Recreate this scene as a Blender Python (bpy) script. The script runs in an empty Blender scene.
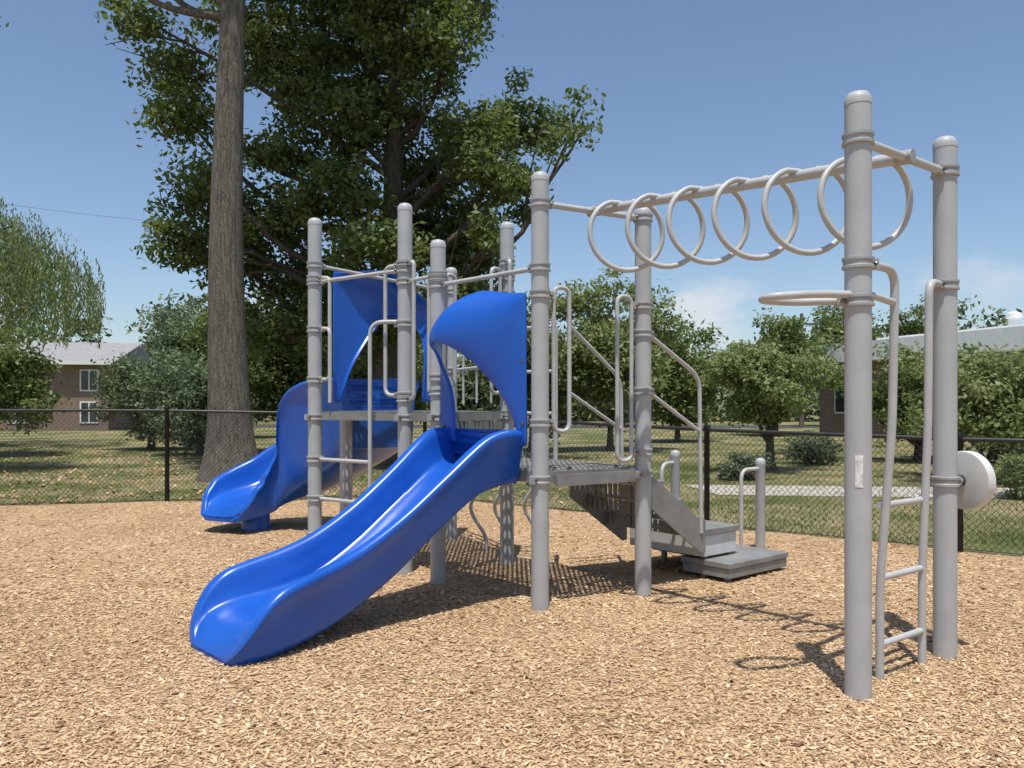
import bpy, math, random
import numpy as np
from mathutils import Vector
random.seed(3); np.random.seed(3)
S=bpy.context.scene; COL=S.collection
S.view_settings.view_transform='Standard'; S.view_settings.look='None'; S.view_settings.exposure=0

# ------------------------------------------------------------ materials
def newmat(name):
    m=bpy.data.materials.new(name); m.use_nodes=True; nt=m.node_tree; nt.nodes.clear()
    out=nt.nodes.new('ShaderNodeOutputMaterial'); return m,nt,out
def N(nt,t,**k):
    n=nt.nodes.new(t)
    for a,b in k.items():
        if a in n.inputs.keys(): n.inputs[a].default_value=b
        else: setattr(n,a,b)
    return n
def ramp(nt,stops):
    r=nt.nodes.new('ShaderNodeValToRGB'); e=r.color_ramp.elements
    while len(e)<len(stops): e.new(0.5)
    for i,(p,c) in enumerate(stops):
        e[i].position=p; e[i].color=(c[0],c[1],c[2],1)
    return r
def coords(nt,scale=(1,1,1)):
    t=nt.nodes.new('ShaderNodeTexCoord'); m=nt.nodes.new('ShaderNodeMapping')
    m.inputs['Scale'].default_value=scale
    nt.links.new(t.outputs['Object'],m.inputs['Vector']); return m.outputs['Vector']
def noisy(name,c1,c2,scale=5,rough=.5,bump=0,stretch=(1,1,1),detail=4,metal=0,coat=0,bdist=.01,r2=None,spec=.5):
    m,nt,out=newmat(name); b=N(nt,'ShaderNodeBsdfPrincipled'); L=nt.links
    v=coords(nt,stretch); n=N(nt,'ShaderNodeTexNoise',Scale=scale,Detail=detail); L.new(v,n.inputs['Vector'])
    r=ramp(nt,[(.3,c1),(.7,c2)]); L.new(n.outputs['Fac'],r.inputs['Fac']); L.new(r.outputs['Color'],b.inputs['Base Color'])
    b.inputs['Roughness'].default_value=rough; b.inputs['Metallic'].default_value=metal
    b.inputs['Coat Weight'].default_value=coat; b.inputs['Specular IOR Level'].default_value=spec
    if r2 is not None:
        mr=N(nt,'ShaderNodeMapRange'); mr.inputs['To Min'].default_value=rough; mr.inputs['To Max'].default_value=r2
        n3=N(nt,'ShaderNodeTexNoise',Scale=scale*3,Detail=5); L.new(v,n3.inputs['Vector'])
        L.new(n3.outputs['Fac'],mr.inputs['Value']); L.new(mr.outputs['Result'],b.inputs['Roughness'])
    if bump:
        n2=N(nt,'ShaderNodeTexNoise',Scale=scale*4,Detail=6); L.new(v,n2.inputs['Vector'])
        bp=N(nt,'ShaderNodeBump',Strength=bump,Distance=bdist); L.new(n2.outputs['Fac'],bp.inputs['Height']); L.new(bp.outputs['Normal'],b.inputs['Normal'])
    L.new(b.outputs[0],out.inputs[0]); return m
M_post=noisy('grey_powder_coat',(.36,.37,.375),(.41,.42,.42),6,.42,.05,r2=.58)
M_rail=noisy('grey_rail_paint',(.39,.39,.385),(.46,.46,.45),9,.38,.05,r2=.55)
M_clamp=noisy('clamp_grey',(.27,.27,.265),(.36,.36,.35),14,.4,.1)
M_bolt=noisy('bolt_dark',(.1,.1,.1),(.2,.2,.2),30,.35,metal=.8)
M_blue=noisy('blue_plastic',(.008,.080,.40),(.012,.105,.50),2.2,.20,.08,bdist=.004,r2=.36)
M_panel=noisy('grey_step_panel',(.17,.17,.165),(.24,.24,.23),8,.55,.1)
M_white=noisy('off_white_panel',(.50,.50,.48),(.6,.6,.58),8,.5)
M_label=noisy('label_white',(.45,.43,.4),(.8,.8,.78),40,.5)
M_black=noisy('black_vinyl',(.012,.012,.012),(.03,.03,.03),20,.45)
def perforated():
    m,nt,out=newmat('perforated_deck'); L=nt.links
    b=N(nt,'ShaderNodeBsdfPrincipled',Roughness=.6); b.inputs['Base Color'].default_value=(.18,.18,.17,1)
    v=coords(nt,(1,1,1)); vo=N(nt,'ShaderNodeTexVoronoi',Scale=26,Randomness=0.0)
    lt=N(nt,'ShaderNodeMath',operation='LESS_THAN'); lt.inputs[1].default_value=.29
    sx=N(nt,'ShaderNodeSeparateXYZ'); L.new(v,sx.inputs[0])
    cb=N(nt,'ShaderNodeCombineXYZ'); L.new(sx.outputs[0],cb.inputs[0]); L.new(sx.outputs[1],cb.inputs[1]); L.new(cb.outputs[0],vo.inputs['Vector'])
    L.new(vo.outputs['Distance'],lt.inputs[0]); tr=N(nt,'ShaderNodeBsdfTransparent'); mx=N(nt,'ShaderNodeMixShader')
    L.new(lt.outputs[0],mx.inputs[0]); L.new(b.outputs[0],mx.inputs[1]); L.new(tr.outputs[0],mx.inputs[2]); L.new(mx.outputs[0],out.inputs[0]); return m
M_deck=perforated()
def leafmat(name,stops,trans=.3):
    m,nt,out=newmat(name); L=nt.links
    a=N(nt,'ShaderNodeAttribute',attribute_name='rnd'); r=ramp(nt,stops); L.new(a.outputs['Fac'],r.inputs['Fac'])
    b=N(nt,'ShaderNodeBsdfPrincipled',Roughness=.5); b.inputs['Specular IOR Level'].default_value=.35
    L.new(r.outputs['Color'],b.inputs['Base Color'])
    if trans==0:
        b.inputs['Specular IOR Level'].default_value=.15; b.inputs['Roughness'].default_value=.8
        L.new(b.outputs[0],out.inputs[0]); return m
    t=N(nt,'ShaderNodeBsdfTranslucent'); hs=N(nt,'ShaderNodeHueSaturation',Value=1.6,Saturation=1.1)
    L.new(r.outputs['Color'],hs.inputs['Color']); L.new(hs.outputs[0],t.inputs['Color'])
    mx=N(nt,'ShaderNodeMixShader'); mx.inputs[0].default_value=trans
    L.new(b.outputs[0],mx.inputs[1]); L.new(t.outputs[0],mx.inputs[2]); L.new(mx.outputs[0],out.inputs[0]); return m
M_leaf=leafmat('oak_leaves',[(0,(.065,.10,.026)),(.5,(.115,.152,.042)),(1,(.20,.23,.08))],.38)
M_leaf_y=leafmat('willow_leaves',[(0,(.12,.16,.05)),(.5,(.19,.23,.085)),(1,(.27,.29,.13))],.35)
M_leaf_d=leafmat('evergreen_leaves',[(0,(.07,.10,.05)),(.5,(.12,.16,.08)),(1,(.19,.23,.12))],.25)
M_leaf_h=leafmat('distant_leaves',[(0,(.09,.125,.06)),(.5,(.135,.17,.085)),(1,(.18,.21,.115))],0)
M_grassb=leafmat('grass_blades',[(0,(.08,.11,.03)),(.45,(.17,.18,.065)),(1,(.42,.34,.18))],0)
M_chip=leafmat('wood_chips',[(0,(.16,.08,.04)),(.14,(.35,.21,.11)),(.45,(.54,.37,.21)),(.8,(.66,.475,.29)),(1,(.80,.63,.43))],0)
M_bark=noisy('bark_grey',(.14,.12,.10),(.33,.295,.245),4,.9,1,(7,7,.7),9,bdist=.08,spec=.1)
M_bark2=noisy('bark_dark',(.06,.048,.038),(.15,.125,.10),5,.9,.8,(4,4,.8),8,bdist=.05,spec=.1)

def mulch():
    m,nt,out=newmat('mulch_base'); L=nt.links; b=N(nt,'ShaderNodeBsdfPrincipled',Roughness=.9)
    b.inputs['Specular IOR Level'].default_value=.1
    v=coords(nt)
    wn=N(nt,'ShaderNodeTexNoise',Scale=14,Detail=3); L.new(v,wn.inputs['Vector'])
    ad=N(nt,'ShaderNodeMixRGB',blend_type='ADD'); ad.inputs[0].default_value=.12; L.new(v,ad.inputs[1]); L.new(wn.outputs['Color'],ad.inputs[2])
    mp=N(nt,'ShaderNodeMapping'); mp.inputs['Scale'].default_value=(1,1.9,1); L.new(ad.outputs[0],mp.inputs['Vector'])
    vo=N(nt,'ShaderNodeTexVoronoi',Scale=60); L.new(mp.outputs[0],vo.inputs['Vector'])
    sp=N(nt,'ShaderNodeSeparateColor'); L.new(vo.outputs['Color'],sp.inputs[0])
    r=ramp(nt,[(0,(.26,.145,.075)),(.3,(.44,.285,.16)),(.7,(.57,.40,.24)),(1,(.70,.52,.33))]); L.new(sp.outputs[0],r.inputs['Fac'])
    bn=N(nt,'ShaderNodeTexNoise',Scale=1.1,Detail=5); L.new(v,bn.inputs['Vector'])
    r2=ramp(nt,[(.3,(.78,.74,.70)),(.7,(1,1,1))]); L.new(bn.outputs['Fac'],r2.inputs['Fac'])
    mu=N(nt,'ShaderNodeMixRGB',blend_type='MULTIPLY'); mu.inputs[0].default_value=1; L.new(r.outputs[0],mu.inputs[1]); L.new(r2.outputs[0],mu.inputs[2])
    L.new(mu.outputs[0],b.inputs['Base Color'])
    bp=N(nt,'ShaderNodeBump',Strength=.7,Distance=.012); L.new(sp.outputs[1],bp.inputs['Height']); L.new(bp.outputs[0],b.inputs['Normal'])
    L.new(b.outputs[0],out.inputs[0]); return m
def grass():
    m,nt,out=newmat('lawn'); L=nt.links; b=N(nt,'ShaderNodeBsdfPrincipled',Roughness=.95)
    b.inputs['Specular IOR Level'].default_value=.1
    v=coords(nt); n=N(nt,'ShaderNodeTexNoise',Scale=.42,Detail=10,Roughness=.7); L.new(v,n.inputs['Vector'])
    r=ramp(nt,[(.36,(.09,.12,.035)),(.46,(.17,.19,.07)),(.53,(.30,.27,.14)),(.64,(.48,.385,.235))]); L.new(n.outputs['Fac'],r.inputs['Fac'])
    n2=N(nt,'ShaderNodeTexNoise',Scale=30,Detail=6); L.new(v,n2.inputs['Vector'])
    r2=ramp(nt,[(.3,(.55,.55,.5)),(.7,(1.0,1.0,1.0))]); L.new(n2.outputs['Fac'],r2.inputs['Fac'])
    mu=N(nt,'ShaderNodeMixRGB',blend_type='MULTIPLY'); mu.inputs[0].default_value=1; L.new(r.outputs[0],mu.inputs[1]); L.new(r2.outputs[0],mu.inputs[2])
    L.new(mu.outputs[0],b.inputs['Base Color'])
    bp=N(nt,'ShaderNodeBump',Strength=.8,Distance=.05); L.new(n2.outputs['Fac'],bp.inputs['Height']); L.new(bp.outputs[0],b.inputs['Normal'])
    L.new(b.outputs[0],out.inputs[0]); return m
def brick():
    m,nt,out=newmat('brick_wall'); L=nt.links; b=N(nt,'ShaderNodeBsdfPrincipled',Roughness=.85)
    t=N(nt,'ShaderNodeTexCoord'); sx=N(nt,'ShaderNodeSeparateXYZ'); L.new(t.outputs['Object'],sx.inputs[0])
    a=N(nt,'ShaderNodeMath',operation='ADD'); L.new(sx.outputs[0],a.inputs[0]); L.new(sx.outputs[1],a.inputs[1])
    cb=N(nt,'ShaderNodeCombineXYZ'); L.new(a.outputs[0],cb.inputs[0]); L.new(sx.outputs[2],cb.inputs[1])
    br=N(nt,'ShaderNodeTexBrick',Scale=4.0); br.inputs['Color1'].default_value=(.19,.12,.085,1); br.inputs['Color2'].default_value=(.26,.175,.13,1); br.inputs['Mortar'].default_value=(.30,.27,.24,1)
    br.inputs['Mortar Size'].default_value=.012
    L.new(cb.outputs[0],br.inputs['Vector']); L.new(br.outputs['Color'],b.inputs['Base Color']); L.new(b.outputs[0],out.inputs[0]); return m
M_mulch=mulch(); M_grass=grass(); M_brick=brick()
M_roof=noisy('roof_shingle',(.22,.22,.22),(.32,.31,.30),6,.9)
M_trim=noisy('white_trim',(.68,.68,.66),(.8,.8,.78),5,.5)
M_glass=noisy('window_glass',(.02,.025,.03),(.06,.07,.08),2,.08)
M_path=noisy('concrete_path',(.36,.33,.28),(.47,.43,.37),4,.9)
M_wood=noisy('weathered_pole',(.10,.08,.06),(.18,.15,.12),6,.9)

# ------------------------------------------------------------ mesh helper
def unit(v):
    v=np.array(v,float); n=np.linalg.norm(v); return v/n if n>1e-9 else v
class MB:
    def __init__(s): s.v=[]; s.f=[]; s.m=[]
    def add(s,vs,fs,mat=0):
        o=len(s.v); s.v+= [tuple(map(float,p)) for p in vs]; s.f+=[tuple(i+o for i in f) for f in fs]; s.m+=[mat]*len(fs)
    def tube(s,pts,r,mat=0,seg=12,closed=False,caps=True):
        P=[np.array(p,float) for p in pts]; n=len(P)
        R=r if isinstance(r,(list,tuple,np.ndarray)) else [r]*n
        T=[]
        for i in range(n):
            a=P[(i-1)%n] if (closed or i>0) else P[i]; b=P[(i+1)%n] if (closed or i<n-1) else P[i]
            T.append(unit(b-a))
        up=np.array([0,0,1.]) if abs(T[0][2])<.9 else np.array([1.,0,0])
        x=unit(np.cross(up,T[0])); vs=[]
        for i in range(n):
            x=unit(x-T[i]*np.dot(x,T[i])); y=np.cross(T[i],x)
            for k in range(seg):
                a=2*math.pi*k/seg; vs.append(P[i]+R[i]*(math.cos(a)*x+math.sin(a)*y))
        fs=[]
        for i in range(n if closed else n-1):
            j=(i+1)%n
            for k in range(seg):
                k2=(k+1)%seg; fs.append((i*seg+k,i*seg+k2,j*seg+k2,j*seg+k))
        if caps and not closed:
            fs.append(tuple(range(seg))[::-1]); fs.append(tuple((n-1)*seg+k for k in range(seg)))
        s.add(vs,fs,mat)
    def lathe(s,c,prof,mat=0,seg=24,axis=(0,0,1)):
        ax=unit(axis); up=np.array([0,0,1.]) if abs(ax[2])<.9 else np.array([1.,0,0])
        x=unit(np.cross(up,ax)); y=np.cross(ax,x); c=np.array(c,float); vs=[]
        for r,z in prof:
            for k in range(seg):
                a=2*math.pi*k/seg; vs.append(c+ax*z+max(r,1e-4)*(math.cos(a)*x+math.sin(a)*y))
        fs=[]
        for i in range(len(prof)-1):
            for k in range(seg):
                k2=(k+1)%seg; fs.append((i*seg+k,i*seg+k2,(i+1)*seg+k2,(i+1)*seg+k))
        fs.append(tuple(range(seg))[::-1]); fs.append(tuple((len(prof)-1)*seg+k for k in range(seg)))
        s.add(vs,fs,mat)
    def prism(s,poly,z0,z1,mat=0):
        n=len(poly); vs=[(p[0],p[1],z0) for p in poly]+[(p[0],p[1],z1) for p in poly]
        fs=[tuple(range(n))[::-1],tuple(range(n,2*n))]+[(i,(i+1)%n,n+(i+1)%n,n+i) for i in range(n)]
        s.add(vs,fs,mat)
    def obox(s,o,a,b,c,mat=0):
        o,a,b,c=[np.array(q,float) for q in (o,a,b,c)]
        vs=[o,o+a,o+a+b,o+b,o+c,o+a+c,o+a+b+c,o+b+c]
        s.add(vs,[(3,2,1,0),(4,5,6,7),(0,1,5,4),(1,2,6,5),(2,3,7,6),(3,0,4,7)],mat)
    def build(s,name,mats,parent=None,smooth=True,bevel=0):
        me=bpy.data.meshes.new(name); me.from_pydata(s.v,[],s.f)
        for m in mats: me.materials.append(m)
        me.polygons.foreach_set('material_index',s.m)
        if smooth:
            me.polygons.foreach_set('use_smooth',[True]*len(s.f)); me.set_sharp_from_angle(angle=math.radians(38))
        me.update(); ob=bpy.data.objects.new(name,me); COL.objects.link(ob)
        if parent: ob.parent=parent
        if bevel:
            md=ob.modifiers.new('b','BEVEL'); md.width=bevel; md.segments=2; md.limit_method='ANGLE'
        return ob
def empty(name):
    e=bpy.data.objects.new(name,None); COL.objects.link(e); return e
def fillet(pts,r=.08,n=6,closed=False):
    P=[np.array(p,float) for p in pts]; out=[]; N_=len(P)
    for i in range(N_):
        if not closed and i in (0,N_-1): out.append(P[i]); continue
        a,b,c=P[i-1],P[i],P[(i+1)%N_]; la=np.linalg.norm(a-b); lc=np.linalg.norm(c-b); rr=min(r,la*.48,lc*.48)
        p0=b+(a-b)/la*rr; p2=b+(c-b)/lc*rr
        for k in range(n+1):
            t=k/n; out.append((1-t)**2*p0+2*t*(1-t)*b+t*t*p2)
    return out
def catmull(P,n=6):
    P=[np.array(p,float) for p in P]; Q=[2*P[0]-P[1]]+P+[2*P[-1]-P[-2]]; out=[]
    for i in range(1,len(Q)-2):
        for k in range(n):
            t=k/n; a,b,c,d=Q[i-1],Q[i],Q[i+1],Q[i+2]
            out.append(.5*((2*b)+(-a+c)*t+(2*a-5*b+4*c-d)*t*t+(-a+3*b-3*c+d)*t**3))
    out.append(P[-1]); return out
def fastmesh(name,V,nper,rnd,mat,parent=None):
    n=len(V)//nper; me=bpy.data.meshes.new(name)
    me.vertices.add(len(V)); me.vertices.foreach_set('co',V.astype(np.float32).ravel())
    me.loops.add(len(V)); me.loops.foreach_set('vertex_index',np.arange(len(V),dtype=np.int32))
    me.polygons.add(n); me.polygons.foreach_set('loop_start',np.arange(0,len(V),nper,dtype=np.int32))
    me.polygons.foreach_set('loop_total',np.full(n,nper,dtype=np.int32))
    at=me.attributes.new('rnd','FLOAT','POINT'); at.data.foreach_set('value',np.repeat(rnd,nper).astype(np.float32))
    me.materials.append(mat); me.update(calc_edges=True)
    ob=bpy.data.objects.new(name,me); COL.objects.link(ob)
    if parent: ob.parent=parent
    return ob

# ------------------------------------------------------------ ground
def yfence(x): 
    return np.where(x<-1.3,11.95+.19*(x+1.3),np.where(x<2.2,11.95-.834*(x+1.3),9.03-.788*(x-2.2)))
def hz(x,y): return .03+.012*np.sin(x*1.7+.6*y)*np.cos(y*1.3-.4*x)+.006*np.sin(x*4.1+1)*np.sin(y*3.7)
g=MB(); g.add([(-500,-500,0),(500,-500,0),(500,900,0),(-500,900,0)],[(0,1,2,3)]); g.build('ground',[M_grass],smooth=False)
nx,ny=240,150; xs=np.linspace(-15,9.0,nx); V=[];F=[]
for i,x in enumerate(xs):
    yf=float(yfence(x))+.06
    for j in range(ny+1):
        y=-5+(yf+5)*j/ny; V.append((x,y,float(hz(x,y))))
for i in range(nx-1):
    for j in range(ny): a=i*(ny+1)+j; F.append((a,a+ny+1,a+ny+2,a+1))
g=MB(); g.add(V,F); g.build('mulch_ground',[M_mulch])
def chips(n,ymin,ymax,smin,smax):
    y=ymin+(ymax-ymin)*np.random.uniform(0,1,n)**1.2; x=np.random.uniform(-1,1,n)*(y*.72+.6)
    ok=y<yfence(x)-.02; x=x[ok];y=y[ok];n=len(x)
    L=np.random.uniform(smin,smax,n)*.5*(1+.5*(np.random.uniform(0,1,n)>.95)); W=L*np.random.uniform(.13,.45,n)
    th=np.random.uniform(0,2*math.pi,n); tl=np.random.normal(0,.16,n); rl=np.random.normal(0,.22,n)
    a=np.stack([np.cos(th)*np.cos(tl),np.sin(th)*np.cos(tl),np.sin(tl)],1)
    b0=np.stack([-np.sin(th),np.cos(th),np.zeros(n)],1); nn=np.cross(a,b0); b=b0*np.cos(rl)[:,None]+nn*np.sin(rl)[:,None]
    z=hz(x,y)+np.abs(L*np.sin(tl))+np.abs(np.random.normal(0,.0035,n))+.001
    c=np.stack([x,y,z],1); a*=L[:,None]; b*=W[:,None]
    k=np.random.uniform(.5,1,(n,4,1))
    V=np.stack([c-a-b*k[:,0],c+a-b*k[:,1],c+a*k[:,2]+b,c-a*k[:,3]+b],1).reshape(-1,3)
    pat=.10*np.sin(x*2.3+1.1*y)+.08*np.sin(3.1*y-1.7*x)
    r=np.clip(np.random.normal(.5,.24,n)+.35*pat,0,1); return V,r
a=chips(190000,2.6,5.5,.007,.032); b=chips(100000,5.5,11.9,.014,.042)
fastmesh('wood_chips',np.concatenate([a[0],b[0]]),4,np.concatenate([a[1],b[1]]),M_chip)
# grass blades
n=60000; y=8+np.random.uniform(0,1,n)**1.3*20; x=np.random.uniform(-1,1,n)*(y*.72+1); ok=y>yfence(x)+.1; x=x[ok];y=y[ok]
pn=np.sin(x*1.3+y*.7)+np.sin(x*.6-y*1.1+2)+np.random.normal(0,.6,len(x)); h=np.random.uniform(.02,.055,len(x))
th=np.random.uniform(0,6.28,len(x)); w=.007
c=np.stack([x,y,np.zeros(len(x))],1); d=np.stack([np.cos(th),np.sin(th),0*th],1)*w
tip=c+np.stack([np.random.normal(0,.02,len(x)),np.random.normal(0,.02,len(x)),h],1)
fastmesh('grass',np.stack([c-d,c+d,tip],1).reshape(-1,3),3,np.clip(.42+.24*pn,0,1),M_grassb)
# fallen leaves on the lawn
n=2600; y=9+np.random.uniform(0,1,n)*14; x=np.random.uniform(-1,.2,n)*(y*.72+1)
ok=(y>yfence(x)+.1); x=x[ok];y=y[ok];n=len(x); c=np.stack([x,y,np.full(n,.03)],1); th=np.random.uniform(0,6.28,n)
a_=np.stack([np.cos(th),np.sin(th),np.random.normal(0,.25,n)],1)*.05; b_=np.stack([-np.sin(th),np.cos(th),np.random.normal(0,.3,n)],1)*.03
fastmesh('fallen_leaves',np.stack([c-a_,c+b_,c+a_,c-b_],1).reshape(-1,3),4,np.random.uniform(.0,.5,n),M_chip)
g=MB(); g.add([(3.2,12.4,.008),(26,10.0,.008),(26,11.6,.008),(3.0,14.0,.008)],[(0,1,2,3)]); g.build('path',[M_path],smooth=False)
g=MB(); g.add([(-60,52,.006),(60,46,.006),(60,53,.006),(-60,59,.006)],[(0,1,2,3)]); g.build('road',[noisy('asphalt',(.045,.045,.045),(.06,.06,.06),9,.9)],smooth=False)

# ------------------------------------------------------------ chain-link fence
def fence(name,segs,spacing):
    e=empty(name); mesh=MB(); fr=MB()
    for (p,q,h0,h1) in segs:
        p=np.array(p,float);q=np.array(q,float);L=np.linalg.norm(q-p);d=(q-p)/L; nrm=np.array([-d[1],d[0]])
        H=lambda u:h0+(h1-h0)*u/L
        P=lambda u,z,o=0:(p[0]+d[0]*u+nrm[0]*o,p[1]+d[1]*u+nrm[1]*o,z)
        u0=-1.5
        while u0<L:
            for s_ in (1,-1):
                hh=1.36
                if s_==1: ua,za,ub,zb=u0,.05,u0+hh*.95,.05+hh
                else: ua,za,ub,zb=u0+hh*.95,.05,u0,.05+hh
                t0,t1=0.,1.
                du=ub-ua
                for lim,sgn in ((0,1),(L,-1)):
                    if du!=0:
                        tt=(lim-ua)/du
                        if sgn*du>0: t0=max(t0,tt)
                        else: t1=min(t1,tt)
                tm=(H(min(max((ua+ub)/2,0),L))-za)/(zb-za); t1=min(t1,tm)
                if t1>t0+.01:
                    A=P(ua+du*t0,za+(zb-za)*t0,.003*s_); B=P(ua+du*t1,za+(zb-za)*t1,.003*s_)
                    mesh.tube([A,B],.0024,0,3,caps=False)
            u0+=.062
        fr.tube([P(0,h0),P(L,h1)],.021,0,10); fr.tube([P(0,.06),P(L,.06)],.004,0,5)
        k=max(1,round(L/spacing)); 
        for i in range(k+1):
            u=L*i/k; hq=H(u)
            x,y,_=P(u,0); fr.lathe((x,y,-.1),[(.03,0),(.03,hq+.10),(.034,hq+.11),(.034,hq+.135),(.02,hq+.16),(.002,hq+.165)],0,14)
            for zz in (.25,.55,.85): fr.lathe((x,y,zz),[(.034,0),(.034,.02)],0,12)
    mesh.build('chain_link_mesh',[M_black],e,smooth=False); fr.build('fence_frame',[M_black],e)
fence('chain_link_fence',[((-13.4,9.65),(-7.72,10.75),1.34,1.33),((-7.72,10.75),(-4.86,11.27),1.33,1.32),((-4.86,11.27),(-1.3,11.95),1.32,1.25),
   ((-1.3,11.95),(2.2,9.03),1.25,1.12),((2.2,9.03),(4.18,7.47),1.12,1.08),((4.18,7.47),(8.9,3.75),1.08,1.08)],2.6)

# ------------------------------------------------------------ playground
PG=empty('playground_structure')
R=.0595
posts={'A':(1.615,3.733,2.86),'B':(2.359,4.358,2.86),'C':(.188,5.36,2.96),'D':(.955,5.83,2.84),'E':(-.569,6.154,2.67),'F':(-.871,6.51,3.04),
'G':(-.043,6.87,2.97),'I':(-1.72,6.98,3.03),'M':(-.62,8.15,2.8),'J':(-1.58,7.62,1.32)}
pm=MB()
for k,(x,y,h) in posts.items():
    pm.lathe((x,y,-.1),[(R,0),(R,h+.035),(R+.0018,h+.037),(R+.0018,h+.06),(R*.93,h+.078),(R*.72,h+.093),(R*.4,h+.1),(.003,h+.103)],0,32)
x,y=posts['A'][:2]
vs=[];fs=[]
for j in (0,1):
    for k in range(5):
        a=math.radians(-125+k*8); vs.append((x+(R+.002)*math.cos(a),y+(R+.002)*math.sin(a),1.02+j*.15))
for k in range(4): fs.append((k,k+1,5+k+1,5+k))
pm.add(vs,fs,1)
pm.build('posts',[M_post,M_label],PG)
u=unit((.745,.60,0)); v=unit((-.66,.745,0)); Z=np.array([0,0,1.])
def PP(k,z=0): return np.array([posts[k][0],posts[k][1],z])
rail=MB()
def clamp(k,z,dirs=()):
    x,y=posts[k][:2]
    rail.lathe((x,y,z-.028),[(R+.001,0),(R+.012,.003),(R+.012,.014),(R+.007,.018),(R+.007,.038),(R+.012,.042),(R+.012,.053),(R+.001,.056)],1,28)
    ds=list(dirs) or [unit((-.6,-.8,0))]
    for d in ds:
        d=unit(d); s=np.array([-d[1],d[0],0])
        c=np.array([x,y,z])+d*(R+.018)
        rail.obox(c-s*.02-Z*.024-d*.012,s*.04,d*.034,Z*.048,1)
        rail.lathe(c+s*.018,[(.009,0),(.009,.012),(.004,.017)],2,8,axis=s)
        rail.lathe(c-s*.018,[(.009,0),(.009,.012),(.004,.017)],2,8,axis=-s)
def bar(p,q,r=.017): rail.tube([p,q],r,0,14)
def horiz(k1,k2,z1,z2=None,r=.019):
    z2=z1 if z2 is None else z2
    a,b=PP(k1,z1),PP(k2,z2); d=unit(b-a); clamp(k1,z1,[d]); clamp(k2,z2,[-d]); bar(a+d*(R),b-d*R,r)
def dhandle(k,direc,zt,zb,o1=.11,o2=.24,r=.0155):
    d=unit(direc); c=PP(k)
    clamp(k,zt-.06,[d]); clamp(k,zb+.06,[d])
    loop=[c+d*o1+Z*(zb+.0),c+d*o2+Z*(zb),c+d*o2+Z*zt,c+d*o1+Z*zt]
    rail.tube(fillet(loop,.065,6,True),r,0,12,closed=True)
    for z in (zt-.06,zb+.06): bar(c+d*R+Z*z,c+d*(o1+.005)+Z*z,.014)
def uhandle(k,direc,zt,zb,o=.2,r=.0165):
    d=unit(direc); c=PP(k); clamp(k,zt,[d]); clamp(k,zb,[d])
    rail.tube(fillet([c+d*R+Z*zt,c+d*o+Z*zt,c+d*o+Z*zb,c+d*R+Z*zb],.09,7),r,0,12)
# overhead ring ladder
horiz('A','B',2.637,2.667,.022); horiz('C','D',2.75,2.76,.022)
a=(PP('A',2.637)+PP('B',2.667))/2; b=(PP('C',2.75)+PP('D',2.76))/2
rail.tube([a,b],.031,0,20)
for p in (a,b):
    rail.lathe(p-unit(b-a)*.04,[(.036,0),(.036,.08)],1,20,axis=unit(b-a))
ru=unit((.965,.26,0)); rd=unit(b-a)
for i in range(6):
    t=.095+i*.153; c=a+(b-a)*t-Z*.20
    q0=a+(b-a)*t+rd*.045+Z*.02; q1=a+(b-a)*t-rd*.045+Z*.02
    pts=[q0]
    for k in range(37):
        an=math.radians(90+16+(328)*k/36); pts.append(c+ru*.235*math.cos(an)+Z*.235*math.sin(an)+rd*.06*(1-k/18))
    pts.append(q1)
    rail.tube(pts,.0175,0,14)
# entry ladder between A and B
la=np.array([1.825,3.97,0]); lb=np.array([2.166,4.226,0]); lo=unit((.66,-.745,0))
zA,zB=2.06,2.05
clamp('A',zA,[unit((.8,.2,0))]); clamp('B',zB,[unit((-.75,-.62,0))])
rail.tube(fillet([PP('A',zA)+unit((.9,.2,0))*R,la+lo*.075+Z*zA,la+lo*.06+Z*1.3,la+Z*.5,la+Z*(-.1)],.10,7),.0205,0,14)
rail.tube(fillet([PP('B',zB)-u*R,lb+lo*.035+Z*zB,lb+lo*.03+Z*1.3,lb+Z*.5,lb+Z*(-.1)],.10,7),.0205,0,14)
for z in (.21,.54,.90): bar(la+Z*z,lb+Z*z,.017)
# chin bar loop
p0=PP('A',1.885); clamp('A',1.885,[unit((-1,.08,0))]); 
rail.tube(fillet([p0+unit((-1,.1,0))*R,(1.30,3.78,1.885),(1.14,3.70,1.885),(1.16,3.58,1.885),(1.35,3.60,1.90),(1.70,3.78,1.92),la+lo*.07+Z*1.90],.09,7),.018,0,14)
# rotating drum on B
dc=PP('B',.985); ax=unit((.93,.35,0))
clamp('B',.985,[ax]); bar(dc+ax*R,dc+ax*.14,.02)
drum=MB(); drum.lathe(dc+ax*.12,[(.04,0),(.125,.004),(.158,.01),(.162,.02),(.162,.06),(.15,.068),(.145,.058),(.10,.058),(.09,.07),(.05,.075),(.003,.08)],0,40,axis=ax)
drum.lathe(dc+ax*.11,[(.03,0),(.03,.012)],1,16,axis=ax)
drum.build('play_wheel_panel',[M_white,M_bolt],PG)
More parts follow.
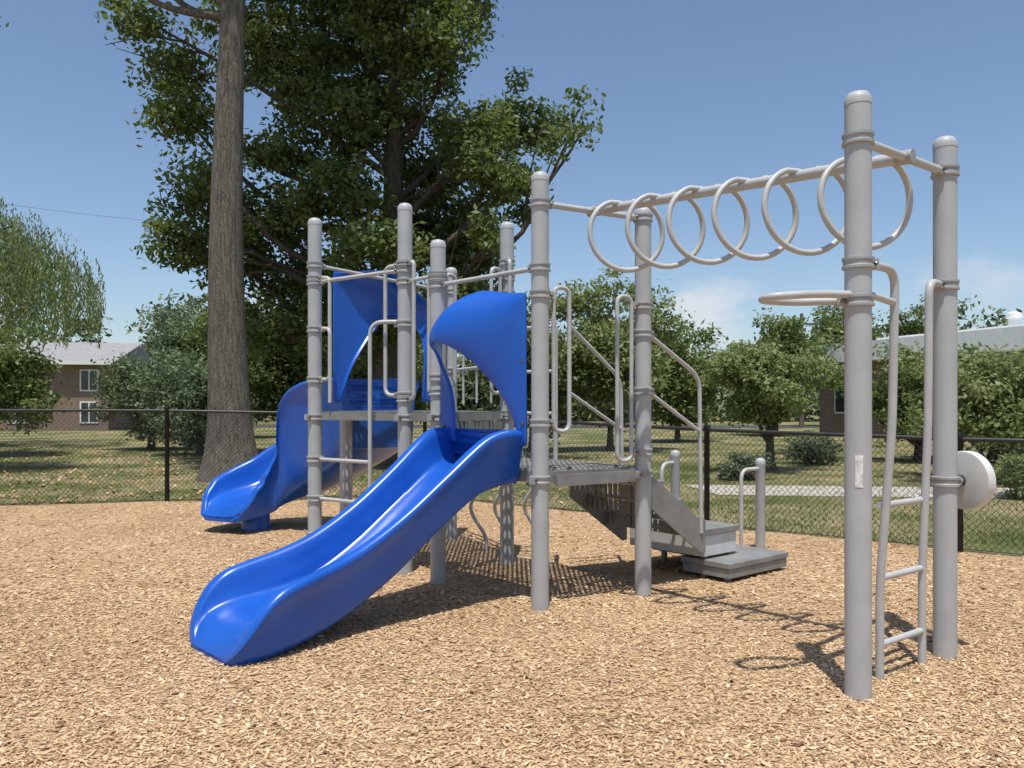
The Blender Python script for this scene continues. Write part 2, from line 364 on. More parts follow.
# decks
deck=MB()
def slab(poly,z,th=.075):
    deck.prism(poly,z-.006,z,0)
    n=len(poly); c=np.mean(np.array(poly),0)
    for i in range(n):
        p=np.array([*poly[i],0.]);q=np.array([*poly[(i+1)%n],0.]); d=unit(q-p); s=np.array([-d[1],d[0],0]); 
        if np.dot(s[:2],c-p[:2])<0: s=-s
        deck.obox(p+Z*(z-th)+d*.002,(q-p)-d*.004,s*.006,Z*(th-.004),1)
z1=.95; z2=1.345
x2=lambda k:posts[k][:2]
slab([x2('C'),x2('D'),(.36,6.62),x2('G'),x2('E')],z1)
slab([x2('E'),x2('F'),x2('I'),x2('J'),x2('M'),x2('G')],z2)
a=PP('E',z1+.01);b=PP('G',z1+.01); deck.obox(a,(b-a),np.array([.01,-.01,0]),Z*(z2-z1-.09),0)
cdv=PP('D')-PP('C')
deck.obox(PP('C',z1-.10)+cdv*.12-v*.02,cdv*.76,-v*.02,Z*.08,1)
deck.build('decks',[M_deck,M_panel],PG,smooth=False)
for k,zz in (('C',z1-.05),('D',z1-.05),('E',z1-.05),('G',z1-.05),('F',z2-.05),('I',z2-.05),('E',z2-.04),('G',z2-.04),('M',z2-.05)): clamp(k,zz)
# stairs
st=MB(); D0=PP('D')+u*.05; wv=v*.80
s_len=.62; ztop,zbot=z1-.03,.46
dir3=u*s_len+Z*(zbot-ztop)
for off in (np.zeros(3),wv):
    o=D0+off+Z*(ztop)
    t=v*.012
    st.add([o,o+dir3+Z*.04,o+dir3+Z*.04+u*.06,o+dir3-Z*.22+u*.06,o+dir3-Z*.22,o-Z*.26,
            o+t,o+dir3+Z*.04+t,o+dir3+Z*.04+u*.06+t,o+dir3-Z*.22+u*.06+t,o+dir3-Z*.22+t,o-Z*.26+t],
           [(0,1,2,3,4,5),(11,10,9,8,7,6)]+[(i,6+i,6+(i+1)%6,(i+1)%6) for i in range(6)],0)
for i in range(3):
    f=(i+.6)/3; o=D0+u*(s_len*f)+Z*(ztop+(zbot-ztop)*(f+.05))
    st.obox(o+v*.015-u*.13,wv-v*.018,u*.22,Z*.03,0)
    st.obox(o+v*.015-u*.13-Z*.10,wv-v*.018,u*.012,Z*.098,1)
up=D0+u*(s_len+.065)
st.obox(up+Z*.37,wv,u*.44,Z*.05,0); st.obox(up+Z*.2+v*.02,wv-v*.04,u*.42,Z*.168,2)
lp=np.array([1.67,6.13,0]); 
st.obox(lp+Z*.135,v*.46,u*.80,Z*.045,0); st.obox(lp+Z*.06+v*.01+u*.01,v*.44,u*.78,Z*.073,0)
st.obox(lp+v*.462+Z*.135+u*.25,v*.5,u*.55,Z*.045,0)
for q in (u*.06+v*.06,u*.7+v*.06,u*.7+v*.4): st.obox(lp+q-Z*.05,u*.04,v*.04,Z*.11,0)
for q in (u*.05+v*.05,u*.36+v*.05,u*.36+v*.7,u*.05+v*.7): st.obox(up+q-Z*.05,u*.04,v*.04,Z*.25,0)
st.build('stairs',[M_panel,M_deck,M_white],PG,smooth=False,bevel=.006)
for (x,y,h) in ((2.35,7.57,.90),(1.56,7.65,.97)):
    r=.045; m=MB(); m.lathe((x,y,-.1),[(r,0),(r,h+.03),(r*1.04,h+.035),(r*1.04,h+.07),(r*.8,h+.09),(r*.4,h+.098),(.003,h+.1)],0,20); m.build('transfer_post',[M_post],PG)
rail.tube(fillet([(2.35,7.57,.80),(2.12,7.40,.80),(2.12,7.40,.02)],.1,7),.018,0,12)
rail.tube(fillet([(1.56,7.65,.85),(1.40,7.48,.85),(1.40,7.48,.02)],.1,7),.018,0,12)
for off in (0,1):
    o=D0+(wv*1.0 if off else 0)
    rail.tube(fillet([o+Z*(1.92+.12*off),o+u*(s_len-.02)+Z*1.62,o+u*(s_len+.0)+Z*.40],.12,7),.0165,0,12)
    rail.tube([o+Z*(1.50),o+u*(s_len-.03)+Z*1.2],.0145,0,12)
clamp('D',1.92,[u]); clamp('D',1.5,[u])
fc=np.array([.36,6.62,0]); rail.tube([fc+Z*.90,fc+Z*2.05],.02,0,12)
for z in (2.05,1.68,1.33):
    bar(PP('G',z),fc+Z*z,.0155); clamp('G',z,[u])
CD=unit(PP('D')-PP('C')); dhandle('C',CD,2.2,1.22); dhandle('D',-CD,2.18,1.0)
CE=unit(PP('E')-PP('C'))
horiz('C','E',2.32,2.32,.017)
FI=unit(PP('I')-PP('F'))
horiz('F','I',2.50,2.47,.017)
uhandle('I',-FI,2.50,1.62,.17); uhandle('F',FI,2.54,1.48,.20)
clamp('I',2.06,[-FI]); clamp('F',2.06,[FI])
rail.tube(fillet([PP('I',2.06)-FI*R,PP('I',2.06)-FI*.14-v*.05,PP('I',1.42)-FI*.14-v*.05],.09,7),.0165,0,12)
lg=PP('F')+FI*.30-np.array([.03,.10,0])
rail.tube(fillet([PP('F',2.08)+FI*R,lg+Z*2.08,lg+Z*-.1],.12,7),.0175,0,12)
for z in (.93,.59,.27): bar(PP('I',z),lg+Z*z,.016); clamp('I',z,[-FI])
FE=unit(PP('E')-PP('F')); uhandle('F',FE,2.55,1.45,.13); horiz('F','E',2.40,2.40,.015); uhandle('E',-FE,2.38,1.5,.12)
EG=unit(PP('G')-PP('E')); dhandle('G',-EG,2.55,1.5,.10,.22); dhandle('E',EG,2.42,1.55,.09,.2)
GC=unit(PP('C')-PP('G')); uhandle('G',GC,2.62,1.5,.16); horiz('G','M',2.35,2.35,.016); horiz('G','M',1.75,1.75,.016); horiz('I','M',2.62,2.55,.016)
for i in range(1,4):
    p=PP('G')+(PP('M')-PP('G'))*i/4; bar(p+Z*1.42,p+Z*2.35,.011)
for o in (0,.22,.5):
    p=PP('G')+np.array([-.32+o,.25+.3*o,0]); rail.tube(catmull([p+Z*1.3,p+np.array([-.05,.05,.95]),p+np.array([.12,.2,.75]),p+np.array([-.02,.3,.45]),p+np.array([.12,.35,.15]),p+np.array([.1,.36,-.1])],8),.017,0,12)
rail.build('rails_and_handles',[M_rail,M_clamp,M_bolt],PG)

# slides
def slide(name,path,W,H,B,n=7):
    P=catmull(path,n)
    sm=lambda a:np.array([q[0] for q in catmull([(x,0,0) for x in a],n)])
    W=sm(W);H=sm(H);B=sm(B); sec=[]
    for i,p in enumerate(P):
        a=P[max(i-1,0)];b=P[min(i+1,len(P)-1)]; t=unit([b[0]-a[0],b[1]-a[1],0]); r=np.array([t[1],-t[0],0])
        w,h=W[i],H[i]; zb=min(B[i]-p[2],-.012)
        ro=min(.05,.02+h*.12)
        e=min(1,w/.25)
        half=[(0,0),(w*.35,.003),(w*.6,.012),(w*.74,.03*min(1,h/.1)+h*.04),(w-.085*e,h*.24),(w-.062*e,h*.5),(w-.053*e,h*.76),(w-.042*e,h*.92),(w-.022,h),(w+.012,h+.004),(w+ro*.8,h-.008),(w+ro,h-.03*min(1,h/.1)),(w+ro-.006,h-.058*min(1,h/.12)),(w+.012,h*.74-.05*min(1,h/.2)),(w-.004,h*.4-.01),(w-.022,h*.1+zb*.3),(w-.035,zb*.8),(w-.06,zb),(w*.5,zb)]
        prof=[(-x,z) for x,z in half[::-1]]+half[1:]
        sec.append([p+r*x+Z*z for x,z in prof])
    k=len(sec[0]); mb=MB(); vs=[q for s in sec for q in s]; fs=[]
    for i in range(len(sec)-1):
        for j in range(k):
            j2=(j+1)%k; fs.append((i*k+j,(i+1)*k+j,(i+1)*k+j2,i*k+j2))
    for base,rev in ((0,False),((len(sec)-1)*k,True)):
        for j in range(k//2):
            q=(base+j,base+j+1,base+k-2-j,base+k-1-j)
            q=tuple(dict.fromkeys(q))
            if len(q)>=3: fs.append(q if rev else q[::-1])
    mb.add(vs,fs,0); ob=mb.build(name,[M_blue],PG); 
    ob.data.set_sharp_from_angle(angle=math.radians(80))
    md=ob.modifiers.new('s','SUBSURF'); md.levels=1; md.render_levels=1
    return ob
S0=(PP('C')+PP('E'))/2; sd=unit((-.72,-.69,0)); S0=S0+sd*.03
def sp(s,z,l=0): return S0+sd*s+Z*z+np.array([sd[1],-sd[0],0])*l
slide('front_slide',[sp(0,.955),sp(.14,.95),sp(.30,.90),sp(.60,.70),sp(.90,.49),sp(1.18,.335),sp(1.40,.265),sp(1.60,.235),sp(1.74,.215),sp(1.84,.185),sp(1.91,.145),sp(1.96,.10),sp(1.99,.06),sp(2.0,.04)],
  [.40,.375,.33,.30,.29,.29,.305,.33,.345,.35,.34,.31,.25,.20],[.27,.28,.27,.25,.25,.25,.24,.22,.20,.16,.11,.06,.025,.012],[.86,.84,.78,.58,.36,.20,.11,.06,.035,.025,.02,.02,.02,.02])
m=MB()
c=sp(1.66,0); m.obox(c+np.array([-.1,-.1,-.02]),(.2,0,0),(0,.2,0),(0,0,.09),0)
m.build('slide_foot',[M_blue],PG)
cp=[(-1.30,7.86,1.35),(-1.42,8.0,1.345),(-1.60,8.22,1.33),(-1.88,8.56,1.26),(-2.14,8.82,1.10),(-2.36,8.95,.84),(-2.58,8.97,.60),(-2.78,8.89,.45),(-2.93,8.77,.39),(-3.02,8.65,.34),(-3.07,8.57,.28),(-3.10,8.52,.22),(-3.11,8.50,.19)]
slide('curved_slide',cp,[.42,.40,.37,.37,.39,.41,.41,.40,.40,.38,.35,.29,.22],[.3,.32,.34,.38,.43,.46,.42,.34,.26,.18,.10,.05,.02],[.98,.90,.78,.62,.48,.36,.28,.22,.19,.18,.17,.16,.16])
m=MB()
m.lathe((-2.82,8.82,-.05),[(.17,0),(.16,.1),(.14,.3),(.13,.32)],0,16)
m.build('curved_slide_foot',[M_blue],PG)
# hoods: canopy with peaked back edge and arched forward opening
def hood(name,pl,pr,fw,z0,hs,fwd=.30):
    pl=np.array(pl,float);pr=np.array(pr,float); w=np.linalg.norm(pr-pl); d=(pr-pl)/w; fw=unit(fw)
    back=[(0,0),(0,.45),(.01,.70),(.05,.79),(.25,.92),(.48,1.04),(.62,1.04),(.85,1.01),(.97,1.0),(1,.97),(1,.6),(1,.3),(1,0)]
    inn=[(.17,0),(.14,.35),(.13,.52),(.16,.62),(.22,.68),(.32,.70),(.43,.67),(.55,.59),(.67,.47),(.78,.34),(.86,.22),(.91,.1),(.93,0)]
    fo=[0,.05,.30,.55,.9,1.0,.9,.62,.38,.2,.1,.04,0]
    Bc=catmull([(x,y,0) for x,y in back],4); Ic=catmull([(x,y,f) for (x,y),f in zip(inn,fo)],4)
    mb=MB(); rows=[]; K=6
    for b_,i_ in zip(Bc,Ic):
        f=i_[2]*fwd
        row=[]
        for k in range(K+1):
            t=k/K; x=b_[0]*(1-t)+i_[0]*t; y=b_[1]*(1-t)+i_[1]*t+.05*math.sin(math.pi*t)*i_[2]
            ff=f*math.sin(t*math.pi/2)**.8
            row.append(pl+d*(w*x)+Z*(z0+hs*y)+fw*ff)
        row.append(row[-1]-fw*.035+Z*.004)
        rows.append(row)
    k=K+2; vs=[q for r_ in rows for q in r_]; fs=[(i*k+j,i*k+j+1,(i+1)*k+j+1,(i+1)*k+j) for i in range(len(rows)-1) for j in range(k-1)]
    mb.add(vs,fs,0)
    ob=mb.build(name,[M_blue],PG); ob.data.set_sharp_from_angle(angle=math.radians(80)); sol=ob.modifiers.new('t','SOLIDIFY'); sol.thickness=.022; sol.offset=0; md=ob.modifiers.new('s','SUBSURF'); md.levels=1; md.render_levels=1
    bm=MB()
    for (fx,fz) in ((.93,.93),(.97,.55),(.97,.15),(.05,.12),(.04,.5)):
        bm.lathe(pl+d*(w*fx)+Z*(z0+hs*fz)+fw*.012,[(.016,0),(.016,.008),(.008,.014)],0,10,axis=fw)
    bm.build(name+'_bolts',[M_bolt],PG)
    return ob
hood('slide_hood',PP('E')+CE*-.10+sd*.05,PP('C')+CE*.075+sd*.05,sd,1.12,1.04)
hood('curved_slide_hood',(-.74,8.02,0),(-1.66,7.42,0),v,1.42,1.22,.25)

# ------------------------------------------------------------ trees
def leafcloud(blobs,n,size,rng,clump=.24,per=60,up=.5):
    B=np.array(blobs,float); r=(B[:,3]*B[:,4]*B[:,5])**(1/3); w=r**2.2; w/=w.sum(); nc=max(8,n//per)
    bi=rng.choice(len(B),nc,p=w); d=rng.normal(size=(nc,3)); d/=np.linalg.norm(d,axis=1)[:,None]; rad=rng.uniform(.35,1.08,nc)**.8
    cc=B[bi,:3]+d*rad[:,None]*B[bi,3:6]; ct=rng.uniform(0,1,nc)
    ci=rng.integers(0,nc,n); cs=rng.uniform(.6,1.4,nc)*clump
    off=np.clip(rng.normal(size=(n,3)),-1.7,1.7)*cs[ci][:,None]*np.array([1,1,.55]); p=cc[ci]+off
    outw=p-B[bi[ci],:3]; outw/=np.linalg.norm(outw,axis=1)[:,None]+1e-6
    nn=rng.normal(size=(n,3))*.7+np.array([0,0,up])+outw*.5; nn/=np.linalg.norm(nn,axis=1)[:,None]
    a=np.cross(nn,rng.normal(size=(n,3))); a/=np.linalg.norm(a,axis=1)[:,None]; b=np.cross(nn,a)
    L=size*rng.uniform(.6,1.35,n)[:,None]; a=a*L; b=b*L*.55
    V=np.stack([p-a,p+b*.9-a*.1,p+a,p-b*.9-a*.1],1).reshape(-1,3)
    rnd=np.clip(.15+.45*ct[ci]+.3*rng.uniform(0,1,n)+.05*rng.normal(size=n),0,1)
    return V,rnd
def tree(name,base,h,r,blobs,n,size,leaf=M_leaf,bark=M_bark2,seed=1,clump=.24,per=60,lean=(0,0),fork=.45,nlimb=40,wood=True,flare=.75):
    rng=np.random.default_rng(seed); e=empty(name); bx,by=base
    if wood:
        m=MB(); pts=[];rs=[]; K=40
        for i in range(K+1):
            t=(i/K)**1.5; z=h*t; pts.append((bx+lean[0]*t+.06*r*3*math.sin(t*7+seed),by+lean[1]*t+.05*math.cos(t*5),z-.1)); rs.append(r*(1-.72*t)*(1+flare*math.exp(-z/(.9*r+.15))))
        m.tube(pts,rs,0,24)
        tl=[((i/K)**1.5) for i in range(K+1)]
        bl=sorted(blobs,key=lambda q:-q[3])[:nlimb]
        for q in bl:
            c=np.array(q[:3]); zt=min(max(c[2]-.5*np.hypot(c[0]-bx,c[1]-by)-.6,h*fork*.8),h*.97); t=zt/h
            s=np.array([np.interp(t,tl,[p[j] for p in pts]) for j in range(3)])
            rr=max(.02,r*(1-.72*t)*.42); mid=(s+c)/2+rng.normal(size=3)*.18*np.linalg.norm(c-s)*.5+np.array([0,0,-.08*np.linalg.norm(c-s)])
            path=catmull([s,mid,c],5); m.tube(path,list(np.linspace(rr,rr*.22,len(path))),0,8)
            for _ in range(4):
                e2=c+rng.normal(size=3)*np.array(q[3:6])*.6; k=rng.integers(5,9); p0=path[k]
                m.tube(catmull([p0,(p0+e2)/2+rng.normal(size=3)*.1,e2],4),list(np.linspace(rr*.35,rr*.08,9)),0,5)
        m.build('trunk_and_limbs',[bark],e)
    V,rn=leafcloud(blobs,n,size,rng,clump,per); fastmesh('foliage',V,4,rn,leaf,e); return e
rng=np.random.default_rng(5)
bx,by=-2.97,18.5
raw=[(-3.2,10.1,1.2),(-1.1,10.6,1.4),(-1.8,9.1,1.1),(.45,10.0,1.2),(1.5,9.3,.9),(1.7,10.4,.6),(-4.6,9.0,.8),(-5.1,10.0,.7),(-4.3,7.9,.7),(3.5,8.1,.7),(4.3,7.9,.5),(3.8,7.4,.4),(4.4,8.4,.3),(2.6,8.4,.8),(3.0,9.1,.4),
(1.1,7.6,1.2),(-.7,7.9,1.2),(-2.3,7.5,1.0),(-4.2,6.0,.85),(-3.6,6.6,.7),(-2.7,5.8,1.1),(-.9,6.1,1.1),(.9,6.0,1.2),(2.4,6.3,.8),(3.0,6.6,.5),(3.1,5.9,.35),(-4.4,5.0,.7),(-3.5,4.8,.9),(-1.9,4.4,1.1),(0,4.5,1.1),(1.6,4.8,1.0),(2.5,5.0,.5),(-2.6,3.2,.9),(-.8,3.1,1.1),(1.1,3.4,1.0),(2.0,3.9,.6),
(0,9.0,1.0),(1.0,8.6,.9),(2.1,7.2,.8),(1.9,5.6,.8),(0,12.5,2.0),(-2.5,12.2,1.5),(2,12,1.3),(-.5,14.3,1.6)]
bl=[(bx+a*1.03,by+rng.uniform(-1.6,1.8)*(1 if abs(a)<3 else .5),z,r,r,r*.78) for a,z,r in raw]
tree('oak_tree',(bx,by),13,.34,bl,112000,.078,seed=4,clump=.23,per=55,lean=(.3,.2),fork=.33)
bx,by=-5.3,15.0
bl=[(bx+rng.uniform(-2.6,2.6),by+rng.uniform(-2,2.5),rng.uniform(11.2,15.5),1.2,1.2,.9) for _ in range(16)]+[(bx-1.7,by,9.75,.4,.5,.25),(bx-2.4,by+.3,9.75,.3,.4,.2),(bx-.9,by-.3,9.6,.3,.4,.2)]
tree('tall_shade_tree',(bx,by),14,.40,bl,20000,.078,bark=M_bark,seed=9,lean=(0,.1),fork=.78,flare=.8)
bl=[(-11.8+rng.uniform(-1.8,1.0),15+rng.uniform(-1.5,1.5),rng.uniform(8.3,12),.9,.9,.6) for _ in range(12)]
tree('shade_tree',(-13.2,15.0),11,.3,bl,11000,.08,seed=19,fork=.6)
# willow
e=empty('willow_tree'); m=MB(); m.tube([(-18.2,26,-.1),(-18.3,26,2),(-18.0,26.1,4.5),(-18.1,26,6.8)],[.5,.38,.28,.12],0,14)
n=850; st_=[];rv=[]
for i in range(n):
    a=rng.uniform(0,6.28); rr=3.9*math.sqrt(rng.uniform(.02,1)); top=8.0-(rr/3.9)**2*2.6+rng.normal()*.35; ln=rng.uniform(1.2,3.6); x=-18.3+rr*math.cos(a)*1.15; y=26+rr*math.sin(a)
    zmin=3.3+.9*rng.uniform() if x>-19.5 else .6
    k=int(ln/.045); t=np.arange(k)*.045; z=top-t; z=z[z>zmin]; k=len(z)
    tone=rng.uniform(0,.6)
    if k: st_.append(np.stack([x+.1*np.sin(t[:k]*2+a)+rng.normal(0,.05,k)+.25*(1-np.exp(-t[:k]))*math.cos(a),y+rng.normal(0,.05,k)+.25*math.sin(a)*(1-np.exp(-t[:k])),z],1)); rv.append(tone+rng.uniform(0,.4,k))
    if i%28==0: m.tube(catmull([(-18.1,26,5.0),((x-18.1)/2,26+(y-26)*.5,top*.5+3.0),(x,y,top-.3)],4),[.1,.09,.08,.07,.06,.05,.04,.03,.02],0,6)
m.build('trunk_and_limbs',[M_bark2],e)
p=np.concatenate(st_); rn=np.concatenate(rv); k=len(p); a=rng.normal(size=(k,3))*np.array([.35,.35,.2])+np.array([0,0,-1]); a/=np.linalg.norm(a,axis=1)[:,None]; b=np.cross(a,rng.normal(size=(k,3))); b/=np.linalg.norm(b,axis=1)[:,None]
a*=.075; b*=.024; fastmesh('foliage',np.stack([p-a,p+b,p+a,p-b],1).reshape(-1,3),4,rn,M_leaf_y,e)
def auto(x,y,z0,z1,rx,k,rs,seed):
    g=np.random.default_rng(seed); out=[]; H_=z1-z0; lop=g.uniform(-.35,.35)
    for _ in range(k):
        d=g.normal(size=3); d/=np.linalg.norm(d); f=g.uniform(.3,1)
        r=rs*g.uniform(.6,1.35); out.append((x+d[0]*f*(rx-r*.6)+lop*d[2]*rx*.6,y+d[1]*f*(rx-r*.6)*.8,(z0+z1)/2+d[2]*f*(H_/2-r*.5),r,r,r*.8))
    for _ in range(3):
        a=g.uniform(0,6.28); out.append((x+rx*.8*math.cos(a),y+rx*.5*math.sin(a),z0+H_*g.uniform(.45,.95),rs*.4,rs*.4,rs*.35))
    return out
def rt(name,x,y,z0,z1,rx,n,size,seed,leaf=M_leaf,k=26,rs=.6,tr=.1,clump=.2,**kw):
    tree(name,(x,y),z1*.75,tr,auto(x,y,z0,z1,rx,k,rs,seed),n,size,leaf=leaf,seed=seed,clump=clump,fork=.4 if z0>1 else .2,nlimb=14,**kw)
rt('juniper_bush',-11.3,25,.0,3.4,1.8,15000,.06,31,leaf=M_leaf_d,rs=.6)
rt('juniper_bush',-8.8,22.5,.0,3.2,1.6,13000,.06,32,leaf=M_leaf_d,rs=.6)
rt('evergreen_tree',-15.3,38,.6,6.4,2.6,15000,.09,33,leaf=M_leaf_d,rs=.9,clump=.3)
rt('evergreen_tree',-11.5,34,.6,6.6,2.4,15000,.09,61,leaf=M_leaf,rs=.9,clump=.3)
rt('evergreen_tree',-14.4,22,.7,3.9,1.8,15000,.075,34,leaf=M_leaf,rs=.7,clump=.25)
rt('maple_tree',-6.5,24,.3,4.6,2.2,17000,.08,35,leaf=M_leaf,rs=.8,clump=.26)
rt('maple_tree',-3.5,25,.3,4.3,2.3,17000,.08,36,leaf=M_leaf,rs=.8,clump=.26)
rt('maple_tree',.6,24,.4,4.9,1.9,15000,.08,37,leaf=M_leaf,rs=.75,clump=.26)
rt('maple_tree',3.0,24.5,.1,5.9,2.0,20000,.08,38,leaf=M_leaf_y,rs=.7,clump=.26)
rt('maple_tree',6.2,30,.2,4.6,2.2,15000,.09,39,leaf=M_leaf,rs=.9,clump=.28)
rt('ornamental_tree',5.5,17.0,.95,2.95,1.65,19000,.055,40,leaf=M_leaf_y,rs=.4,clump=.15)
rt('ornamental_tree',10.2,20.0,.6,3.0,2.3,17000,.06,41,leaf=M_leaf,rs=.5,clump=.18)
rt('ornamental_tree',8.9,14.8,.35,2.65,2.0,21000,.055,42,leaf=M_leaf_y,rs=.45,clump=.16)
rt('maple_tree',11.9,36,.6,6.0,2.4,15000,.1,43,leaf=M_leaf,rs=.9,clump=.3)
rt('maple_tree',21.5,52,1.5,9.0,3.0,13000,.12,44,leaf=M_leaf,rs=1.2,clump=.35)
rt('maple_tree',26.5,52,1.5,8.4,3.2,13000,.12,45,leaf=M_leaf,rs=1.2,clump=.35)
rt('flowering_shrub',4.3,15.0,.0,.55,.55,3500,.035,46,leaf=M_leaf_d,rs=.22,clump=.08,tr=.02)
rt('flowering_shrub',7.9,12.0,.0,.75,.7,6000,.035,47,leaf=M_leaf_y,rs=.25,clump=.08,tr=.02)
rt('flowering_shrub',7.0,19.0,.0,.7,.9,5000,.04,48,leaf=M_leaf_d,rs=.3,clump=.1,tr=.02)
g2=np.random.default_rng(77); bl=[]
for i in range(170):
    x=g2.uniform(-62,62); top=7.4+1.2*math.sin(x*.21)+g2.uniform(-.9,1.3)+(2.6 if x<-16 else 0); y=g2.uniform(66,76)
    r=g2.uniform(1.5,2.4)
    for z in np.arange(.8,top-r*.5,r*1.1): bl.append((x+g2.normal()*.5,y,z,r,r,r*.9))
tree('distant_trees',(0,70),5,.1,bl,85000,.30,leaf=M_leaf_h,seed=50,clump=.8,per=30,wood=False)

# ------------------------------------------------------------ buildings
def building(name,x0,y0,x1,y1,depth,h,rooft,wins,flat=False):
    e=empty(name); p=np.array([x0,y0,0.]);q=np.array([x1,y1,0.]);L=np.linalg.norm(q-p);d=(q-p)/L; b=np.array([-d[1],d[0],0]); 
    if b[1]<0: b=-b
    w=MB(); w.obox(p-Z*.1,d*L,b*depth,Z*(h+.1),0); w.build('walls',[M_brick],e,smooth=False)
    t=MB()
    if flat:
        t.obox(p-d*.7-b*.7+Z*h,d*(L+1.4),b*(depth+1.4),Z*.85,0)
        t.obox(p+d*2+b*1.5+Z*(h+.85),d*(L-4),b*(depth-3),Z*.3,1)
        for s in (5,8,9.4,13): t.lathe(p+d*s+b*2.5+Z*(h+1.1),[(.2,0),(.2,.4),(.3,.42),(.3,.6),(.05,.7)],1,12)
        t.build('roof',[M_trim,M_trim],e,smooth=False)
    else:
        A=p-d*.5-b*.5+Z*h;B=q+d*.5-b*.5+Z*h;C=q+d*.5+b*(depth+.5)+Z*h;D_=p-d*.5+b*(depth+.5)+Z*h; R1=(A+D_)/2+Z*rooft;R2=(B+C)/2+Z*rooft
        t.add([A,B,C,D_,R1,R2],[(0,1,5,4),(2,3,4,5),(1,2,5),(3,0,4),(3,2,1,0)],0); t.obox(A-b*.03-Z*.16,(B-A),b*.03,Z*.2,1); t.build('roof',[M_roof,M_trim],e,smooth=False)
    wn=MB()
    for (s,z,ww,hh) in wins:
        o=p+d*s-b*.04+Z*z
        wn.obox(o,d*ww,b*.035,Z*hh,0)
        wn.obox(o+d*.08+Z*.08-b*.012,d*(ww/2-.12),b*.02,Z*(hh-.16),1); wn.obox(o+d*(ww/2+.04)+Z*.08-b*.012,d*(ww/2-.12),b*.02,Z*(hh-.16),1)
    wn.build('windows',[M_trim,M_glass],e,smooth=False)
building('brick_apartment_house',-34.8,42,-22.2,44,9,3.75,1.4,[(s,z,.95,1.2) for s in (1.5,4.6,7.6,11.3) for z in (.4,2.15)])
building('brick_apartment_house',-54,40,-39,42,9,3.75,1.4,[(s,z,1.2,1.2) for s in (2,5,8,11) for z in (.5,2.2)])
building('brick_school_building',14.8,38.5,22.5,19,12,3.35,0,[(s,1.0,1.6,1.5) for s in np.arange(1,19,2.8)],flat=True)
m=MB(); m.lathe((18.1,50,-.1),[(.16,0),(.11,7.2),(.02,7.25)],0,12); m.obox((17.1,49.9,6.4),(2,0,0),(0,.12,0),(0,0,.12),0); m.build('utility_pole',[M_wood])
m=MB(); m.lathe((-38,50,-.1),[(.18,0),(.12,15.2),(.02,15.3)],0,12); m.obox((-39,49.9,14.4),(2,0,0),(0,.12,0),(0,0,.12),0); m.build('utility_pole',[M_wood])
m=MB(); m.lathe((-10,50,-.1),[(.18,0),(.12,12.3),(.02,12.4)],0,12); m.build('utility_pole',[M_wood])
m=MB(); m.tube([(-38+28*t,50,14.9-2.7*t-.5*math.sin(math.pi*t)) for t in np.linspace(0,1,24)],.011,0,5); m.build('overhead_wire',[M_wood])

# ------------------------------------------------------------ light, sky, camera
el=math.radians(73); az=unit((-.08,-.99,0)); sdv=np.array([az[0]*math.cos(el),az[1]*math.cos(el),math.sin(el)])
sun=bpy.data.lights.new('sun','SUN'); sun.energy=5.0; sun.angle=math.radians(.5); sun.color=(1,.965,.90)
so=bpy.data.objects.new('sun',sun); COL.objects.link(so); so.rotation_euler=Vector(-sdv).to_track_quat('-Z','Y').to_euler()
W=bpy.data.worlds.new('World'); S.world=W; W.use_nodes=True; nt=W.node_tree; nt.nodes.clear(); L=nt.links
o=nt.nodes.new('ShaderNodeOutputWorld'); bg=nt.nodes.new('ShaderNodeBackground'); bg.inputs['Strength'].default_value=.138
sk=nt.nodes.new('ShaderNodeTexSky'); sk.sky_type='NISHITA'; sk.sun_disc=False; sk.sun_elevation=el; sk.sun_rotation=math.atan2(az[0],az[1]); sk.air_density=1.0; sk.dust_density=.9; sk.ozone_density=2.6
tc=nt.nodes.new('ShaderNodeTexCoord')
mp=nt.nodes.new('ShaderNodeMapping'); mp.inputs['Scale'].default_value=(7,7,13); L.new(tc.outputs['Generated'],mp.inputs['Vector'])
nz=nt.nodes.new('ShaderNodeTexNoise'); nz.inputs['Scale'].default_value=2.2; nz.inputs['Detail'].default_value=7; nz.inputs['Roughness'].default_value=.55; L.new(mp.outputs[0],nz.inputs['Vector'])
fac=None
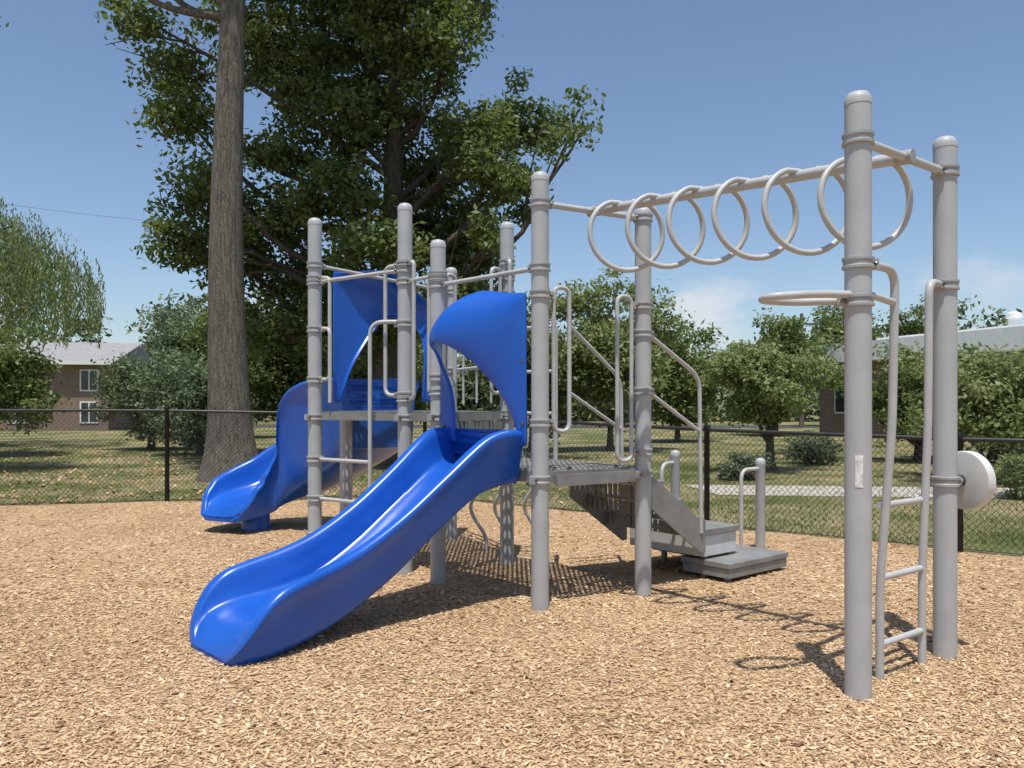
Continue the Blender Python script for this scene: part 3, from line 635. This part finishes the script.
for (dx,dz,wx,wz,am) in ((.235,.110,.075,.06,1.0),(.17,.085,.06,.03,.7),(.60,.15,.12,.04,.6),(-.30,.12,.10,.035,.4),(1.3,.2,.3,.08,.8)):
    d0=unit((dx,1,dz))
    s1=nt.nodes.new('ShaderNodeVectorMath'); s1.operation='SUBTRACT'; L.new(tc.outputs['Generated'],s1.inputs[0]); s1.inputs[1].default_value=tuple(d0)
    s2=nt.nodes.new('ShaderNodeVectorMath'); s2.operation='MULTIPLY'; L.new(s1.outputs[0],s2.inputs[0]); s2.inputs[1].default_value=(1/wx,1/wx,1/wz)
    s3=nt.nodes.new('ShaderNodeVectorMath'); s3.operation='LENGTH'; L.new(s2.outputs[0],s3.inputs[0])
    m1=nt.nodes.new('ShaderNodeMath'); m1.operation='SUBTRACT'; m1.inputs[0].default_value=1.0; L.new(s3.outputs['Value'],m1.inputs[1])
    m2=nt.nodes.new('ShaderNodeMath'); m2.operation='MULTIPLY_ADD'; L.new(nz.outputs['Fac'],m2.inputs[0]); m2.inputs[1].default_value=2.6; m2.inputs[2].default_value=-1.25
    m3=nt.nodes.new('ShaderNodeMath'); m3.operation='ADD'; L.new(m1.outputs[0],m3.inputs[0]); L.new(m2.outputs[0],m3.inputs[1])
    mr=nt.nodes.new('ShaderNodeMapRange'); mr.interpolation_type='SMOOTHSTEP'; mr.inputs['From Min'].default_value=.15; mr.inputs['From Max'].default_value=1.1; mr.inputs['To Max'].default_value=am*.75; L.new(m3.outputs[0],mr.inputs['Value'])
    if fac is None: fac=mr.outputs[0]
    else:
        mm=nt.nodes.new('ShaderNodeMath'); mm.operation='MAXIMUM'; L.new(fac,mm.inputs[0]); L.new(mr.outputs[0],mm.inputs[1]); fac=mm.outputs[0]
mx=nt.nodes.new('ShaderNodeMixRGB'); L.new(fac,mx.inputs[0]); L.new(sk.outputs[0],mx.inputs[1]); mx.inputs[2].default_value=(5.6,5.7,6.0,1)
L.new(mx.outputs[0],bg.inputs[0]); L.new(bg.outputs[0],o.inputs[0])
cam=bpy.data.cameras.new('camera'); co=bpy.data.objects.new('camera',cam); COL.objects.link(co); co.location=(0,0,1.4); co.rotation_euler=(math.radians(90),0,0)
cam.sensor_width=36; cam.lens=28.125; cam.shift_y=.0205; cam.clip_end=2000; cam.clip_start=.05; S.camera=co
